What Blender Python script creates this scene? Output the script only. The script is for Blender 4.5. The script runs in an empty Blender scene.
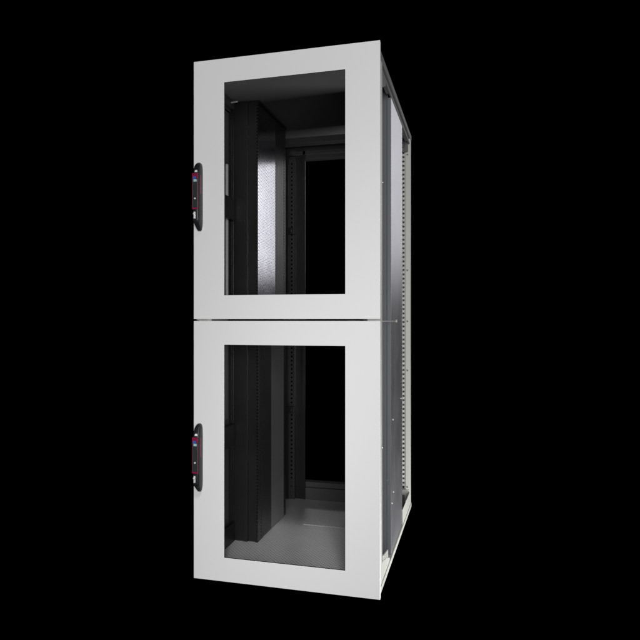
import bpy, bmesh, math, random
from mathutils import Vector, Matrix
R = math.radians
random.seed(4)
C = bpy.context.scene.collection
scn = bpy.context.scene

# ------------------------------------------------------------------ materials
def node(nt, t, **kw):
    n = nt.nodes.new(t)
    for k, v in kw.items(): setattr(n, k, v)
    return n

def math_node(nt, op, a, b=None):
    n = node(nt, 'ShaderNodeMath', operation=op)
    for i, v in enumerate((a, b)):
        if v is None: continue
        if isinstance(v, (int, float)): n.inputs[i].default_value = v
        else: nt.links.new(v, n.inputs[i])
    return n.outputs[0]

def mat(name, col, rough=0.5, metal=0.0, spec=0.5, var=0.04, grain=0.0, gscale=900, scale=6, coat=0.0):
    m = bpy.data.materials.new(name); m.use_nodes = True
    nt = m.node_tree; b = nt.nodes['Principled BSDF']
    b.inputs['Metallic'].default_value = metal
    b.inputs['Specular IOR Level'].default_value = spec
    b.inputs['Coat Weight'].default_value = coat
    tc = node(nt, 'ShaderNodeTexCoord')
    nz = node(nt, 'ShaderNodeTexNoise'); nz.inputs['Scale'].default_value = scale; nz.inputs['Detail'].default_value = 4
    nt.links.new(tc.outputs['Object'], nz.inputs['Vector'])
    r = node(nt, 'ShaderNodeMapRange')
    r.inputs['To Min'].default_value = 1 - var; r.inputs['To Max'].default_value = 1 + var
    nt.links.new(nz.outputs['Fac'], r.inputs['Value'])
    mx = node(nt, 'ShaderNodeVectorMath', operation='SCALE')
    mx.inputs[0].default_value = col
    nt.links.new(r.outputs[0], mx.inputs['Scale'])
    nt.links.new(mx.outputs[0], b.inputs['Base Color'])
    rr = node(nt, 'ShaderNodeMapRange')
    rr.inputs['To Min'].default_value = max(rough - .05, .02); rr.inputs['To Max'].default_value = rough + .05
    nt.links.new(nz.outputs['Fac'], rr.inputs['Value']); nt.links.new(rr.outputs[0], b.inputs['Roughness'])
    if grain > 0:
        n2 = node(nt, 'ShaderNodeTexNoise'); n2.inputs['Scale'].default_value = gscale; n2.inputs['Detail'].default_value = 2
        nt.links.new(tc.outputs['Object'], n2.inputs['Vector'])
        bp = node(nt, 'ShaderNodeBump'); bp.inputs['Strength'].default_value = grain; bp.inputs['Distance'].default_value = .0004
        nt.links.new(n2.outputs['Fac'], bp.inputs['Height']); nt.links.new(bp.outputs[0], b.inputs['Normal'])
    return m

def perforated(m, ax, ay, pitch, thr):
    """punch staggered round holes through the sheet (holes are transparent)"""
    nt = m.node_tree; b = nt.nodes['Principled BSDF']; out = nt.nodes['Material Output']
    tc = node(nt, 'ShaderNodeTexCoord'); sp = node(nt, 'ShaderNodeSeparateXYZ')
    nt.links.new(tc.outputs['Object'], sp.inputs[0])
    k = 2 * math.pi / pitch
    def cosn(s): return math_node(nt, 'COSINE', math_node(nt, 'MULTIPLY', sp.outputs[s], k))
    v = math_node(nt, 'MULTIPLY', cosn(ax), cosn(ay))          # peaks on a staggered grid
    f = math_node(nt, 'GREATER_THAN', v, thr)
    tr = node(nt, 'ShaderNodeBsdfTransparent'); mix = node(nt, 'ShaderNodeMixShader')
    nt.links.new(f, mix.inputs[0]); nt.links.new(b.outputs[0], mix.inputs[1]); nt.links.new(tr.outputs[0], mix.inputs[2])
    nt.links.new(mix.outputs[0], out.inputs['Surface'])
    return m

M = {}
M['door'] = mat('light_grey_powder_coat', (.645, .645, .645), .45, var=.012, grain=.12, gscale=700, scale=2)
M['frame'] = mat('pebble_grey_frame_paint', (.355, .36, .33), .42, var=.04, grain=.1)
M['roof'] = mat('grey_roof_paint', (.105, .105, .105), .5, var=.05)
M['rail'] = mat('shaded_top_rail_paint', (.055, .055, .055), .55, var=.06)  # frame paint with the shade at the top put into its colour
M['black'] = mat('black_rail_paint', (.016, .016, .017), .38, var=.12, grain=.15)
M['black2'] = mat('charcoal_sheet_paint', (.036, .036, .038), .42, var=.1, grain=.15)
M['sheet'] = mat('mid_grey_sheet_paint', (.20, .20, .205), .35, var=.06, scale=5)
M['zinc'] = mat('galvanised_sheet', (.58, .59, .64), .30, metal=1, var=.05, scale=9)
M['zincr'] = mat('galvanised_side_sheet', (.60, .605, .635), .35, metal=1, var=.04, scale=5)
M['zincp'] = perforated(mat('perforated_zinc_sheet', (.54, .54, .58), .2, metal=1, var=.03, scale=9), 1, 2, .0165, .45)
M['baffle'] = mat('blue_grey_baffle_paint', (.078, .082, .091), .5, var=.06)
M['floor'] = perforated(mat('perforated_floor_sheet', (.86, .86, .85), .42, metal=.30, var=.08, scale=14), 0, 1, .0200, .47)
M['matte'] = mat('matte_grey_paint', (.10, .10, .10), .75, spec=.15)
M['satin'] = mat('satin_nickel', (.7, .7, .7), .4, metal=.35)
M['steel'] = mat('bright_steel', (.8, .8, .8), .25, metal=1)
M['plastic'] = mat('black_handle_plastic', (.012, .013, .014), .38, spec=.35, var=.1)
M['panel'] = mat('dark_handle_panel', (.022, .026, .028), .35, var=.1)
M['magenta'] = mat('magenta_trim', (.17, .008, .042), .35, var=.05)
M['blue'] = mat('blue_print', (.035, .07, .25), .4)
M['pale'] = mat('pale_print', (.32, .45, .48), .4)

def glass_mat():
    m = bpy.data.materials.new('tinted_safety_glass'); m.use_nodes = True
    nt = m.node_tree; nt.nodes.remove(nt.nodes['Principled BSDF']); out = nt.nodes['Material Output']
    tc = node(nt, 'ShaderNodeTexCoord'); nz = node(nt, 'ShaderNodeTexNoise'); nz.inputs['Scale'].default_value = 1.5
    nt.links.new(tc.outputs['Object'], nz.inputs['Vector'])
    mr = node(nt, 'ShaderNodeMapRange'); mr.inputs['To Min'].default_value = .85; mr.inputs['To Max'].default_value = .88
    nt.links.new(nz.outputs['Fac'], mr.inputs['Value'])
    cb = node(nt, 'ShaderNodeCombineXYZ')
    for i in range(3): nt.links.new(mr.outputs[0], cb.inputs[i])
    tr = node(nt, 'ShaderNodeBsdfTransparent'); nt.links.new(cb.outputs[0], tr.inputs['Color'])
    gl = node(nt, 'ShaderNodeBsdfGlossy'); gl.inputs['Roughness'].default_value = .06; gl.inputs['Color'].default_value = (1, 1, 1, 1)
    fr = node(nt, 'ShaderNodeFresnel'); fr.inputs['IOR'].default_value = 1.45
    mx = node(nt, 'ShaderNodeMixShader')
    ge = node(nt, 'ShaderNodeNewGeometry')
    front = math_node(nt, 'SUBTRACT', 1.0, ge.outputs['Backfacing'])
    nt.links.new(math_node(nt, 'MULTIPLY', fr.outputs[0], front), mx.inputs[0]); nt.links.new(tr.outputs[0], mx.inputs[1]); nt.links.new(gl.outputs[0], mx.inputs[2])
    nt.links.new(mx.outputs[0], out.inputs['Surface'])
    return m
M['glass'] = glass_mat()

# ------------------------------------------------------------------ mesh helpers
def obj(name, bm, m, parent, bevel=0, loc=(0, 0, 0), smooth=False, segs=2):
    me = bpy.data.meshes.new(name)
    bmesh.ops.recalc_face_normals(bm, faces=bm.faces)
    bm.to_mesh(me); bm.free()
    if smooth:
        for p in me.polygons: p.use_smooth = True
    for mm in (m if isinstance(m, (list, tuple)) else [m]): me.materials.append(mm)
    o = bpy.data.objects.new(name, me); C.objects.link(o); o.parent = parent; o.location = loc
    if bevel:
        b = o.modifiers.new('bevel', 'BEVEL'); b.width = bevel; b.segments = segs; b.limit_method = 'ANGLE'; b.angle_limit = R(40)
    return o

def box(bm, x0, x1, y0, y1, z0, z1, mi=0):
    r = bmesh.ops.create_cube(bm, size=1)
    for v in r['verts']:
        v.co = Vector(((x0 + x1) / 2 + v.co.x * (x1 - x0), (y0 + y1) / 2 + v.co.y * (y1 - y0), (z0 + z1) / 2 + v.co.z * (z1 - z0)))
    for f in {f for v in r['verts'] for f in v.link_faces}: f.material_index = mi
    return r['verts']

def grid_sheet(bm, us, vs, is_hole, t0, t1, place):
    """a sheet with real openings: cells of a (u, v) grid, thickness t0..t1, placed by place(u, v, t)"""
    us = sorted(set(round(u, 6) for u in us)); vs = sorted(set(round(v, 6) for v in vs))
    nu, nv = len(us) - 1, len(vs) - 1
    solid = [[not is_hole((us[i] + us[i+1]) / 2, (vs[j] + vs[j+1]) / 2) for j in range(nv)] for i in range(nu)]
    cache = {}
    def V(i, j, t):
        k = (i, j, t)
        if k not in cache: cache[k] = bm.verts.new(place(us[i], vs[j], t1 if t else t0))
        return cache[k]
    def S(i, j): return 0 <= i < nu and 0 <= j < nv and solid[i][j]
    for i in range(nu):
        for j in range(nv):
            if not solid[i][j]: continue
            for t in (0, 1): bm.faces.new([V(i, j, t), V(i+1, j, t), V(i+1, j+1, t), V(i, j+1, t)])
            if not S(i-1, j): bm.faces.new([V(i, j, 0), V(i, j+1, 0), V(i, j+1, 1), V(i, j, 1)])
            if not S(i+1, j): bm.faces.new([V(i+1, j, 0), V(i+1, j+1, 0), V(i+1, j+1, 1), V(i+1, j, 1)])
            if not S(i, j-1): bm.faces.new([V(i, j, 0), V(i+1, j, 0), V(i+1, j, 1), V(i, j, 1)])
            if not S(i, j+1): bm.faces.new([V(i, j+1, 0), V(i+1, j+1, 0), V(i+1, j+1, 1), V(i, j+1, 1)])

XZ = lambda u, v, t: (u, t, v)
YZ = lambda u, v, t: (t, u, v)
XY = lambda u, v, t: (u, v, t)

def holed(bm, u0, u1, v0, v1, t0, t1, place, cols, pitch, hh, vstart=None, vend=None):
    """sheet with columns of rectangular holes. cols = [(uc, width)]"""
    vstart = v0 + pitch if vstart is None else vstart; vend = v1 - pitch if vend is None else vend
    n = int((vend - vstart) / pitch); us = [u0, u1]; vs = [v0, v1]; hz = []
    for uc, w in cols: us += [uc - w/2, uc + w/2]
    for k in range(n + 1):
        c = vstart + k * pitch; hz.append(c); vs += [c - hh/2, c + hh/2]
    def hole(u, v):
        if not any(abs(u - uc) < w/2 for uc, w in cols): return False
        k = round((v - vstart) / pitch)
        return 0 <= k <= n and abs(v - (vstart + k * pitch)) < hh/2
    grid_sheet(bm, us, vs, hole, t0, t1, place)

def cyl(bm, p, axis, r, l, n=14, mi=0):
    res = bmesh.ops.create_cone(bm, cap_ends=True, segments=n, radius1=r, radius2=r * .85, depth=l)
    rot = Vector((0, 0, 1)).rotation_difference(Vector(axis)).to_matrix().to_4x4()
    bmesh.ops.transform(bm, matrix=Matrix.Translation(p) @ rot, verts=res['verts'])

# ------------------------------------------------------------------ the cabinet
W2, D, H = .40, 1.20, 2.20
cab = bpy.data.objects.new('server_cabinet', None); C.objects.link(cab)
cab['label'] = 'tall light grey two-compartment server rack cabinet with tinted glass doors and open side'
cab['category'] = 'cabinet'

ZB, ZT = .014, 2.170      # frame bottom and top

# corner posts: L-section with a punched inner flange
def post(sx, front):
    bm = bmesh.new()
    zb, zt = ZB + .004, ZT - .004
    xo = sx * .397
    if front:
        box(bm, min(xo, xo - sx*.0015), max(xo, xo - sx*.0015), .022, .078, zb, zt)                # outer side face
        box(bm, *sorted((xo - sx*.002, xo - sx*.050)), .022, .0235, zb, zt)                      # front face
        box(bm, *sorted((xo - sx*.0520, xo - sx*.0505)), .022, .060, zb, zt)
        holed(bm, *sorted((xo - sx*.030, xo - sx*.002)), zb + .1, zt - .1, .0765, .078, XZ, [(xo - sx*.017, .011)], .025, .011)
    else:
        y = 1.125
        box(bm, *sorted((xo, xo - sx*.0015)), y + .0017, 1.178, zb, zt)
        holed(bm, *sorted((xo - sx*.052, xo - sx*.0255)), zb + .02, zt - .05, y + .004, y + .0055, XZ, [(xo - sx*.0385, .0125)], .025, .0115)
        box(bm, *sorted((xo, xo - sx*.0250)), y, y + .0015, zb, zt)
        box(bm, *sorted((xo - sx*.054, xo - sx*.0525)), y + .004, 1.178, zb, zt)
        box(bm, *sorted((xo - sx*.002, xo - sx*.052)), 1.1765, 1.178, zb, zt)
    return obj('corner_post', bm, M['frame'], cab, .0006, segs=1)
for sx in (-1, 1):
    for fr in (True, False): post(sx, fr)

# side rails top and bottom (stepped profile) and cross rails
for sx in (-1, 1):
    xo = sx * .3995
    def X(a, b): return sorted((xo - sx*a, xo - sx*b))
    bm = bmesh.new()                                             # bottom rail
    box(bm, *X(.0, .030), .018, 1.182, ZB - .002, .038)
    obj('bottom_side_rail', bm, M['frame'], cab, .0025)
    bm = bmesh.new()                                             # top rail
    box(bm, *X(.0, .030), .018, 1.182, 2.140, ZT + .001)
    box(bm, *X(.009, .030), .080, 1.122, 2.122, 2.1398)
    box(bm, *X(.004, .012), .080, 1.122, 2.108, 2.1218)
    obj('top_side_rail', bm, M['rail'], cab, .0025)
    # corner castings, bottom (bright) and top
    for y0, y1 in ((.080, .300),):
        bm = bmesh.new()
        t = .112
        pts = ([(y0, .039), (y1, .039), (y1, .052), (y1 - .06, .075), (y0 + .03, t), (y0, t)] if y0 < .5 else
               [(y0, .039), (y1, .039), (y1, t + .02), (y1 - .05, t), (y0 + .04, .052), (y0, .050)])
        a = [bm.verts.new((xo - sx*.003, p[0], p[1])) for p in pts]; b = [bm.verts.new((xo - sx*.011, p[0], p[1])) for p in pts]
        bm.faces.new(a); bm.faces.new(b)
        for i in range(len(pts)): bm.faces.new([a[i], a[(i+1) % len(pts)], b[(i+1) % len(pts)], b[i]])
        if y0 < .5:
            for k in range(5):                                   # comb of slots along the upper edge
                yy = .115 + k * .032
                box(bm, *X(.004, .010), yy, yy + .014, .100 - k*.008, .128 - k*.006)
        obj('corner_bracket', bm, M['frame'], cab, .0015)
    for y0, y1 in ((.080, .190),):
        bm = bmesh.new()
        pts = [(y0, 2.107), (y1, 2.107), (y1, 2.09), (y0, 2.045)] if y0 < .5 else [(y0, 2.107), (y1, 2.107), (y1, 2.060), (y0, 2.060)]
        a = [bm.verts.new((xo - sx*.005, p[0], p[1])) for p in pts]; b = [bm.verts.new((xo - sx*.012, p[0], p[1])) for p in pts]
        bm.faces.new(a); bm.faces.new(b)
        for i in range(4): bm.faces.new([a[i], a[(i+1) % 4], b[(i+1) % 4], b[i]])
        obj('top_corner_bracket', bm, M['rail'], cab, .001)
    bm = bmesh.new(); box(bm, *X(.0025, .0045), .776, 1.1080, .0390, .118); box(bm, *X(.0025, .0560), 1.1085, 1.1120, .0390, .1300)
    obj('rear_corner_plate', bm, M['frame'], cab, .0008)
    bm = bmesh.new(); box(bm, *X(.0120, .0560), 1.1085, 1.1120, 2.062, 2.1195)
    obj('rear_corner_plate', bm, M['rail'], cab, .0012)
    # depth struts at one quarter and three quarters height
    for zc in (.548, 1.632):
        bm = bmesh.new()
        if sx < 0:
            box(bm, *X(.034, .036), .0785, .360, zc - .0495, zc + .0495)
            box(bm, *X(.018, .0338), .0785, .366, zc + .050, zc + .0525); box(bm, *X(.018, .0338), .0785, .366, zc - .0525, zc - .050)
            obj('depth_strut', bm, M['black'], cab)
        else: bm.free()
        for ys in (.095,):
            bm = bmesh.new(); cyl(bm, (xo - sx*.006, ys, zc + .03), (sx, 0, 0), .0045, .009)
            obj('screw', bm, M['steel'], cab, .0006)

for z0, z1 in ((ZB, .05), (2.125, ZT)):
    bm = bmesh.new(); box(bm, -.369, .369, .024, .070, z0, z1)
    obj('front_cross_rail', bm, M['frame'], cab, .002)
bm = bmesh.new()
box(bm, -.369, .369, 1.126, 1.176, ZB, .130); box(bm, -.369, .369, 1.108, 1.1255, ZB + .008, .100)
obj('rear_bottom_rail', bm, M['matte'], cab, .0012)
bm = bmesh.new()
box(bm, -.369, .369, 1.126, 1.176, 2.063, ZT - .003)
box(bm, -.369, .369, 1.100, 1.1255, 2.085, 2.110); box(bm, -.369, .369, .990, 1.050, 2.120, ZT - .006)
obj('rear_top_rail', bm, M['black2'], cab, .003)

bm = bmesh.new(); box(bm, -.3685, .3685, .071, 1.175, 2.155, 2.158)
obj('roof_plate', bm, M['roof'], cab, .001)
# floor: two perforated sheets with a folded seam between
bm = bmesh.new(); box(bm, -.3685, .3685, .071, .672, .030, .0315)
obj('floor_sheet', bm, M['floor'], cab)
bm = bmesh.new(); box(bm, -.3685, .3685, .680, 1.107, .028, .0295)
obj('floor_sheet', bm, M['floor'], cab)
bm = bmesh.new(); box(bm, -.11, .3685, .6725, .679, .0300, .0345)
obj('floor_seam', bm, M['door'], cab, .001)
bm = bmesh.new(); box(bm, -.3685, .3685, .0715, 1.107, .0245, .0262)
obj('floor_tray', bm, M['black'], cab)

# left side skin
bm = bmesh.new(); box(bm, -.3990, -.3975, .0785, 1.120, .054, 2.105)
obj('side_sheet', bm, M['roof'], cab)
bm = bmesh.new(); box(bm, -.3668, -.3655, .0800, .3640, .0320, .125)  # added dark strip, covers the pale bottom rail and bracket
obj('dark_cover_strip', bm, M['black'], cab)
for z0, z1 in ((1.11, 1.596), (1.668, 1.845)):  # pale rods added to stand for a soft glow on the side
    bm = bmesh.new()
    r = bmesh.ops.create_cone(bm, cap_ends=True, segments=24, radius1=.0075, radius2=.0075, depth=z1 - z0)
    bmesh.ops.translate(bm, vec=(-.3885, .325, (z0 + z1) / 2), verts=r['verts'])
    obj('glow_strip', bm, M['door'], cab, .003, smooth=False)
bm = bmesh.new(); box(bm, -.396, -.371, .308, .340, 1.600, 1.664)
obj('side_clip', bm, M['black'], cab, .003)

# 19 inch mounting rails and the baffles that close the gap to the side
YF, YR = .370, .800
for sx in (-1, 1):
    def X(a, b): return sorted((sx*a, sx*b))
    for y, nm in ((YF, 'mounting_rail'), (YR, 'mounting_rail')):
        bm = bmesh.new()
        holed(bm, *X(.2480, .2600), .034, 2.151, y, y + .002, XZ, [(sx*.2515, .0050)], .01588, .0080)
        if y == YR or sx > 0:
            holed(bm, *sorted((y + .0022, y + .030)) if y == YF else (y - .028, y - .0002), .034, 2.145, *X(.2480, .2500), YZ,
                  [(y + .014 if y == YF else y - .014, .008)], .01588, .009)
        box(bm, *X(.2602, .2620), y, y + .022, .034, 2.145)
        obj('mounting_rail', bm, M['black'], cab)
    # front baffle, folded vertically
    bm = bmesh.new()
    box(bm, *X(.262, .300), YF + .006, YF + .008, .034, 2.151)
    box(bm, *X(.3002, .322), YF - .004, YF + .008, .034, 2.151)
    box(bm, *X(.3222, .372), YF + .002, YF + .004, .034, 2.151)
    box(bm, *X(.3722, .3780), YF - .002, YF + .010, .034, 2.151)
    box(bm, *X(.3782, .3928), YF - .006, YF - .0025, .034, 2.105)
    obj('air_baffle', bm, M['black'] if sx < 0 else M['baffle'], cab, .0012)
    bm = bmesh.new(); box(bm, *X(.262, .385), YR + .004, YR + .006, .034, 2.140)
    obj('rear_baffle', bm, M['black2'], cab)
# outer side panel of the right cable duct: the pale sheet seen through the open side
bm = bmesh.new(); box(bm, .3910, .3925, YF + .0005, YR - .012, 0.0395, 2.1205); box(bm, .3850, .3908, YR - .014, YR - .012, .056, 2.1205)
obj('side_panel', bm, M['zincr'], cab)
bm = bmesh.new()
for k in range(86): cyl(bm, (.3928, YR - .022, .09 + k * .0238), (1, 0, 0), .0028, .0016, 8)
obj('rivet_row', bm, M['baffle'], cab)

# inner walls of the left cable duct
z_mid = 1.10
bm = bmesh.new(); box(bm, -.2500, -.2485, YF + .0025, .629, z_mid + .01, 2.140)
obj('duct_wall', bm, M['zincp'], cab)
bm = bmesh.new(); box(bm, -.2500, -.2485, .6295, YR - .029, z_mid + .01, 2.140)
box(bm, -.2484, -.2475, YR - .0325, YR - .0300, 1.15, 2.03)
obj('duct_wall', bm, M['black'], cab)
bm = bmesh.new(); holed(bm, YF + .0025, .440, .034, z_mid - .01, -.2500, -.2485, YZ, [(YF + .050, .010)], .01588, .0085)
obj('slotted_flange', bm, M['black2'], cab)
bm = bmesh.new(); box(bm, -.2500, -.2485, .4405, .566, .040, z_mid - .01)
obj('duct_wall', bm, M['black2'], cab)
bm = bmesh.new(); box(bm, -.2500, -.2485, .5665, YR - .029, .034, z_mid - .01)
obj('duct_wall', bm, M['sheet'], cab)
bm = bmesh.new(); box(bm, -.253, -.241, YF + .002, YR, 2.1455, 2.1545)
obj('duct_top_strip', bm, M['black'], cab)
bm = bmesh.new(); box(bm, .2545, .2560, YF + .031, YR - .029, .034, 2.128)
obj('duct_wall', bm, M['black'], cab)

# divider between the two compartments
bm = bmesh.new(); box(bm, -.2535, .2535, .080, 1.085, 1.094, 1.100)
box(bm, -.2535, .2535, .080, .083, 1.080, 1.0938)
obj('divider_shelf', bm, M['black2'], cab, .001)
bm = bmesh.new(); box(bm, .3932, .3952, .0790, .5600, 1.0935, 1.0965)
box(bm, .3932, .3960, .540, .562, 1.089, 1.101)
obj('shelf_strip', bm, M['frame'], cab)

# rear uprights seen through the glass
bm = bmesh.new()
holed(bm, -.322, -.285, .032, 2.06, 1.090, 1.092, XZ, [(-.303, .010)], .025, .010)
box(bm, -.2848, -.2830, 1.086, 1.112, .032, 2.06)
obj('rear_upright', bm, M['black2'], cab)
bm = bmesh.new(); box(bm, -.2825, -.222, 1.106, 1.1078, .032, 2.12); box(bm, -.236, -.222, 1.100, 1.1058, .032, 2.12)
obj('rear_filler_strip', bm, M['black'], cab)
bm = bmesh.new(); box(bm, -.365, -.3225, 1.080, 1.105, .032, 2.12)
obj('rear_filler_strip', bm, M['black'], cab)
for z in (.566, 1.63):
    bm = bmesh.new(); box(bm, -.326, -.281, 1.070, 1.0898, z - .02, z + .02); box(bm, -.31, -.295, 1.062, 1.0698, z - .008, z + .008)
    obj('clamp', bm, M['black'], cab, .002)
bm = bmesh.new(); box(bm, .2225, .3430, 1.106, 1.1078, .132, 2.06)
obj('rear_filler_strip', bm, M['black'], cab)
# small bright bracket at the upper left front corner
bm = bmesh.new(); box(bm, -.392, -.353, .330, .333, 2.137, 2.1435); box(bm, -.352, -.335, .330, .333, 2.138, 2.144)
obj('small_bracket', bm, M['door'], cab)

# screws on the open side and on the rear post
for x, y, z in ((.3795, YF - .001, .375), (.3930, .40, .262), (.3930, .45, .30), (.3930, .735, .70), (.3930, .43, .640), (.3930, .735, 1.50)):
    bm = bmesh.new()
    if x < .385: cyl(bm, (x, y - .002, z), (0, -1, 0), .0038, .005)
    else: cyl(bm, (x + .001, y, z), (1, 0, 0), .0038, .004)
    obj('screw', bm, M['frame'], cab, .0006)
for z in (2.05, 1.385, 1.092, .81, .14):
    bm = bmesh.new(); cyl(bm, (.382, 1.1242, z), (0, -1, 0), .0050, .0012)
    obj('screw', bm, M['baffle'], cab)

# ------------------------------------------------------------------ doors
DH = 1.096
def make_door(z0):
    bm = bmesh.new()
    grid_sheet(bm, [-.4, -.26, .26, .4], [0, .100, DH - .100, DH], lambda u, v: abs(u) < .26 and .1 < v < DH - .1, 0, .0020, XZ)
    for a, b in ((-.3996, -.3976), (.3976, .3996)): box(bm, a, b, .0018, .019, .0004, DH - .0004)
    for a, b in ((.0004, .0024), (DH - .0024, DH - .0004)): box(bm, -.3975, .3975, .0018, .019, a, b)
    # folded return round the opening
    d = obj('door', bm, M['door'], cab, .0009, loc=(0, 0, z0), segs=2)
    bm = bmesh.new(); box(bm, -.272, .272, .0026, .0066, .088, DH - .088)
    obj('door_glass', bm, M['glass'], d)
    bm = bmesh.new()
    grid_sheet(bm, [-.300, -.2630, .2630, .300], [.060, .0970, DH - .0970, DH - .060], lambda u, v: abs(u) < .263 and .097 < v < DH - .097, .0070, .0150, XZ)
    obj('glass_clamp_frame', bm, M['black'], d)
    # handle: lofted body, wide in the middle, pointed foot
    hx, top = -.3695, 1.7655 - 1.104
    st = [  # z below top, half width, y front, y back
        (0.000, .0035, -.014, -.004), (.003, .0075, -.020, 0), (.010, .0115, -.027, 0), (.020, .0135, -.034, 0), (.034, .0145, -.040, 0),
        (.052, .0150, -.044, 0), (.120, .0150, -.046, 0), (.200, .0150, -.046, 0), (.246, .0148, -.045, 0), (.254, .0145, -.043, 0),
        (.262, .0135, -.033, 0), (.272, .0115, -.024, 0), (.282, .0090, -.016, 0), (.288, .0060, -.011, -.002)]
    bm = bmesh.new(); rings = []
    n = 20
    for dz, w, yf, yb in st:
        ring = []
        for k in range(n):
            a = 2 * math.pi * k / n; c, s = math.cos(a), math.sin(a)
            e = .42
            cx = math.copysign(abs(c) ** e, c); sy = math.copysign(abs(s) ** e, s)
            ring.append(bm.verts.new((hx + w * cx, (yf + yb) / 2 + (yf - yb) / 2 * sy, top - dz)))
        rings.append(ring)
    for a, b in zip(rings, rings[1:]):
        for k in range(n): bm.faces.new([a[k], a[(k+1) % n], b[(k+1) % n], b[k]])
    bm.faces.new(rings[0]); bm.faces.new(rings[-1])
    obj('handle', bm, M['plastic'], d, smooth=True)
    # magenta trim that frames the front panel and runs down its flank
    zt, zb = top - .052, top - .203
    bm = bmesh.new()
    grid_sheet(bm, [hx - .0146, hx - .0134, hx + .0112, hx + .0124], [zb, zb + .0075, zt - .021, zt],
               lambda u, v: hx - .0134 < u < hx + .0112 and zb + .0075 < v < zt - .021, -.0480, -.0445, XZ)
    box(bm, hx + .0148, hx + .0154, -.030, -.022, zt - .085, zt - .004)
    obj('handle_trim', bm, M['magenta'], d, .0008)
    bm = bmesh.new(); box(bm, hx - .0132, hx + .0110, -.0475, -.0450, zb + .0077, zt - .0212)
    obj('handle_panel', bm, M['panel'], d, .0006)
    bm = bmesh.new(); box(bm, hx - .0095, hx + .0045, -.0492, -.0470, zt - .026, zt - .014, 0); box(bm, hx - .0070, hx + .0070, -.0492, -.0470, zt - .036, zt - .0262, 1)
    obj('handle_emblem', bm, [M['blue'], M['pale']], d)
    bm = bmesh.new(); cyl(bm, (hx - .001, -.0490, top - .158), (0, -1, 0), .0042, .004); 
    obj('handle_button', bm, M['satin'], d, .0006)
    bm = bmesh.new(); box(bm, hx - .0075, hx + .0005, -.0490, -.0440, top - .242, top - .213); cyl(bm, (hx - .0035, -.0492, top - .222), (0, -1, 0), .0058, .006, 18)
    obj('lock_cylinder', bm, M['satin'], d, .001)
    bm = bmesh.new(); box(bm, hx - .0055, hx + .0080, -.0450, -.0395, top - .047, top - .036)  # pale piece added as a highlight on the handle's top slope
    for v in bm.verts:
        if v.co.z > top - .040: v.co.y += .005; v.co.x -= .002 if v.co.x > hx else 0
    obj('handle_glint', bm, M['door'], d, .002)
    return d

def copy_children(src, dst):
    for ch in list(src.children):
        c = ch.copy(); C.objects.link(c); c.parent = dst

d1 = make_door(1.104)
d2 = d1.copy(); C.objects.link(d2); d2.location = (0, 0, 0)
copy_children(d1, d2)
for x0, x1 in ((.375, .396), (-.396, -.383)):
    bm = bmesh.new(); box(bm, x0, x1, .0192, .0215, 1.085, 1.099)
    obj('door_stop', bm, M['steel'], cab)

# ------------------------------------------------------------------ light
w = bpy.data.worlds.new('World'); scn.world = w; w.use_nodes = True
w.node_tree.nodes['Background'].inputs[0].default_value = (0, 0, 0, 1)
w.node_tree.nodes['Background'].inputs[1].default_value = 0

def lamp(name, loc, target, size, power, size_y=None, col=(1, 1, 1), spread=180):
    l = bpy.data.lights.new(name, 'AREA'); l.shape = 'RECTANGLE'; l.size = size; l.size_y = size_y or size; l.energy = power; l.color = col; l.spread = R(spread)
    o = bpy.data.objects.new(name, l); C.objects.link(o); o.location = loc
    o.rotation_euler = (Vector(target) - Vector(loc)).to_track_quat('-Z', 'Y').to_euler()
    return o
lamp('front_softbox', (2.2, -5.8, 1.5), (0, 0, 1.3), 3.0, 370, 3.0)
lamp('high_front_softbox', (1.1, -3.1, 5.1), (-.06, .28, .03), .8, 1.65, .8, spread=15)
lamp('rear_softbox', (10.3, 25, 7.7), (0, .5, 1.6), 4.0, 440, 9.0, (.97, .97, 1))
lamp('low_side_softbox', (1.6, .5, -.85), (.4, .6, 0), .5, 68)
lamp('high_rear_softbox', (-6.99, 21.5, 11.3), (-.1, .5, .1), 5.0, 95, 1.8)

# ------------------------------------------------------------------ camera
cam = bpy.data.cameras.new('Camera'); co = bpy.data.objects.new('Camera', cam); C.objects.link(co)
co.location = (.768, -2.348, 1.1); co.rotation_euler = (R(90), 0, R(14.6))
cam.sensor_width = 36; cam.lens = 602 / 640 * 36; cam.clip_end = 200
scn.camera = co
scn.view_settings.view_transform = 'Standard'; scn.view_settings.look = 'None'
scn.view_settings.exposure = 0; scn.view_settings.gamma = 1
